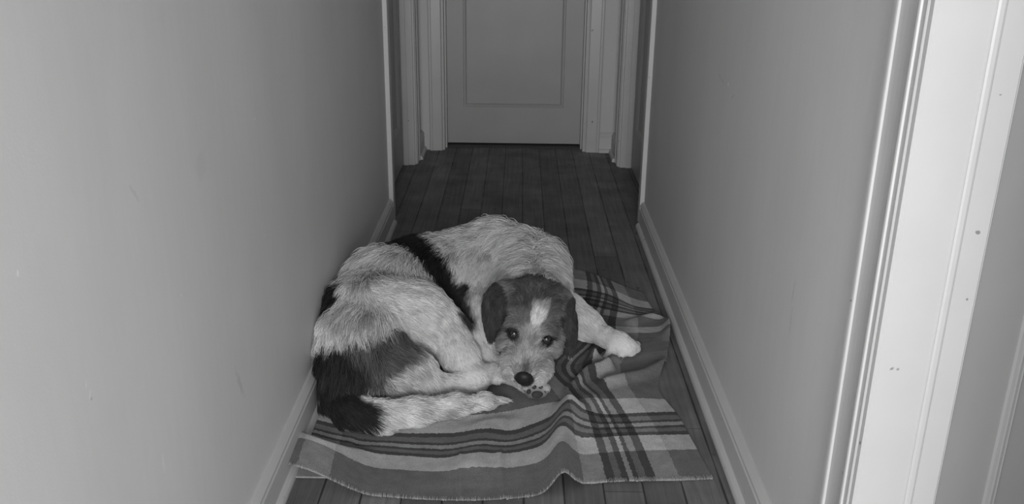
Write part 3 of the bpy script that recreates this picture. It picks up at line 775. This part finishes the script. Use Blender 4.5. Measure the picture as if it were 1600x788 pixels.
fur = strands('fur', Pst, rad, np.clip(tone, .008, .92), m_fur, dog)

# whiskers and brow hairs
nw = 46; wr_ = []; wt = []
for k in range(nw):
    s = 1 if k % 2 else -1
    p0 = Hd(s * rng.uniform(.016, .030), rng.uniform(.11, .16), rng.uniform(-.035, -.005)); d = HV(s * rng.uniform(.6, 1), rng.uniform(-.5, .3), rng.uniform(-.7, .2)); d /= np.linalg.norm(d); Lw = rng.uniform(.02, .045)
    if k > 37: p0 = Hd(s * rng.uniform(.025, .045), .075, .030); d = HV(s * .4, .5, .8); Lw = .022
    wr_.append([p0 + d * Lw * q_ + np.array([0, 0, -.25 * Lw * q_ * q_]) for q_ in (0, .33, .66, 1)]); wt.append(rng.uniform(.4, .8))
wr_ = np.array(wr_); wr_[:, :, 2] = np.maximum(wr_[:, :, 2], .012)
wh = strands('whiskers', wr_, np.outer(np.ones(nw), [.0003, .00028, .0002, .00008]), np.array(wt), m_fur, dog)

# eyes, nose, claws
def ball(name, c_, r_, M, mat, seg=28):
    vs, fs = [], []
    for i in range(seg // 2 + 1):
        for j in range(seg):
            a = math.pi * i / (seg // 2); b2 = 2 * math.pi * j / seg
            l = np.array([r_[0] * math.sin(a) * math.cos(b2), r_[1] * math.cos(a), r_[2] * math.sin(a) * math.sin(b2)]); vs.append(c_ + l @ M)
    for i in range(seg // 2):
        for j in range(seg): fs.append((i * seg + j, i * seg + (j + 1) % seg, (i + 1) * seg + (j + 1) % seg, (i + 1) * seg + j))
    return MB().add(vs, fs).build(name, mat, dog, True)
def eye_mat():
    t = NT('dark_wet_eye'); at = t.new('ShaderNodeAttribute', attribute_name='ring')
    r = t.new('ShaderNodeValToRGB'); cr = r.color_ramp; t.put(r.inputs[0], at.outputs['Fac'])
    cr.elements[0].position = .0; cr.elements[0].color = (.004, .004, .004, 1)
    cr.elements[1].position = .40; cr.elements[1].color = (.006, .006, .006, 1)
    for p_, c_ in ((.46, .045), (.62, .03), (.70, .006), (1.0, .012)):
        e = cr.elements.new(p_); e.color = (c_, c_, c_, 1)
    t.b.inputs['Coat Weight'].default_value = .6; t.b.inputs['Coat Roughness'].default_value = .16
    return t.done(r.outputs[0], .25, .5)
m_eye = eye_mat()
for e in EYE:
    gaze = CAM - e; gaze /= np.linalg.norm(gaze)
    o = ball('eye', e, (.0143, .0143, .0143), HM, m_eye, 36)
    V_ = np.array([v.co[:] for v in o.data.vertices]); d = (V_ - e) / .0143; ang = np.arccos(np.clip(d @ gaze, -1, 1)) / 1.2
    ra = o.data.attributes.new('ring', 'FLOAT', 'POINT'); ra.data.foreach_set('value', np.clip(ang, 0, 1).astype(np.float32))
m_lid = simple('dark_eyelid_skin', .022, .6, .3)
for e in EYE:
    gaze = CAM - e; gaze /= np.linalg.norm(gaze); sx = -1 if (e - HO) @ HM[0] < 0 else 1
    u_ = HM[0] * sx - (HM[0] * sx @ gaze) * gaze; u_ /= np.linalg.norm(u_); w_ = np.cross(gaze, u_); w_ = w_ if w_[2] > 0 else -w_
    vs, fs = [], []; n1 = 40
    for i in range(7):
        s_ = i / 6
        for k in range(n1):
            th = 2 * math.pi * k / n1; ox = .0136 * math.cos(th) ** 1.0; oz = math.sin(th) * (.0086 if math.sin(th) > 0 else .0076) * (1 - .35 * abs(math.cos(th)) ** 3) - .0016 * math.cos(th)
            ex_, ez_ = .0152 * math.cos(th), .0152 * math.sin(th); a_ = ox * (1 - s_) + ex_ * s_; c2 = oz * (1 - s_) + ez_ * s_
            r0 = .0151; h_ = math.sqrt(max(r0 * r0 - a_ * a_ - c2 * c2, 0)) + .0004; vs.append(e + u_ * a_ + w_ * c2 + gaze * h_)
    for i in range(6):
        for k in range(n1): fs.append((i * n1 + k, i * n1 + (k + 1) % n1, (i + 1) * n1 + (k + 1) % n1, (i + 1) * n1 + k))
    o = MB().add(vs, fs).build('eyelid', m_lid, dog, True); so = o.modifiers.new('thick', 'SOLIDIFY'); so.thickness = .0006; so.offset = 1
t = NT('wet_black_nose'); t.bump(t.noise(420, 3), .5, .001); m_nose = t.done(gap(t, .016), .5, .35)
o = ball('nose', Hd(0, .178, -.006), (.0232, .0175, .0250), HM, m_nose, 40)
for v in o.data.vertices:   # nostrils and the groove between them
    q = hp(np.array([v.co[:]]))[0] - np.array([0, .178, -.006])
    for s in (-1, 1):
        d = math.hypot(abs(q[0]) - .0110, q[2] + .001) if q[1] > 0 else 1
        if d < .0055: v.co = v.co - Vector(HV(0, .0045 * (1 - d / .0055), 0))
    if q[1] > 0 and abs(q[0]) < .0018 and q[2] < .004: v.co = v.co - Vector(HV(0, .0014, 0))
o['label'] = 'glossy black nose'
m_pad = simple('paw_pad_skin', .045, .7, .3)
pn = pf / np.linalg.norm(pf)
PM = np.array([np.cross(pn, [0, 0, 1.]), pn, np.cross(np.cross(pn, [0, 0, 1.]), pn)]); PM[0] /= np.linalg.norm(PM[0]); PM[2] /= np.linalg.norm(PM[2])
ball('paw_pad', pc + pn * .0165 + PM[2] * .006 * (-1 if PM[2][2] > 0 else 1), (.0150, .0062, .0105), PM, m_pad, 24)
for dx, dz in ((-.0225, .004), (-.0085, .0165), (.0085, .0165), (.0225, .003)):
    ball('toe_pad', pc + pn * .0165 + PM[0] * dx + np.array([0, 0, dz]), (.0062, .0060, .0070), PM, m_pad, 20)
m_claw = simple('horn_claw', .10, .35); m_claw2 = simple('pale_claw', .28, .4)
def claw(a, b_, r, mat):
    a, b_ = np.array(a), np.array(b_); d = b_ - a; L = np.linalg.norm(d); d /= L
    u = np.cross(d, [0, 0, 1]); u /= np.linalg.norm(u) + 1e-9; w_ = np.cross(u, d); vs = []; fs = []; n = 8
    for i, (s, q) in enumerate(((0, 1), (.4, .85), (.75, .5), (1, .1))):
        for k in range(n):
            th = 2 * math.pi * k / n; vs.append(a + d * L * s + w_ * (-.25 * L * s * s) + (u * math.cos(th) + w_ * math.sin(th)) * r * q)
    for i in range(3):
        for k in range(n): fs.append((i * n + k, i * n + (k + 1) % n, (i + 1) * n + (k + 1) % n, (i + 1) * n + k))
    fs += [tuple(range(n)), tuple(range(3 * n, 4 * n))]
    MB().add(vs, fs).build('claw', mat, dog, True)
for (x, y) in ((993,546), (985,551), (972,553), (994,540)):
    a = W3(x, y, .019); d = a - W3(975, 542, .028); d /= np.linalg.norm(d); claw(a + d * .009, a + d * .021 + np.array([0, 0, -.003]), .0032, m_claw)
for (x, y) in ((785,575), (784,586), (776,594)):
    a = W3(x, y, .022); d = a - W3(766, 582, .032); d /= np.linalg.norm(d); claw(a + d * .008, a + d * .017 + np.array([0, 0, -.003]), .0025, m_claw2)
for dx, dz in ((-.026, .012), (-.0095, .024), (.0095, .024), (.026, .010)):
    a = pc + np.array([dx, -.014, dz]); claw(a, a + np.array([dx * .3, -.009, -.002]), .0026, m_claw)
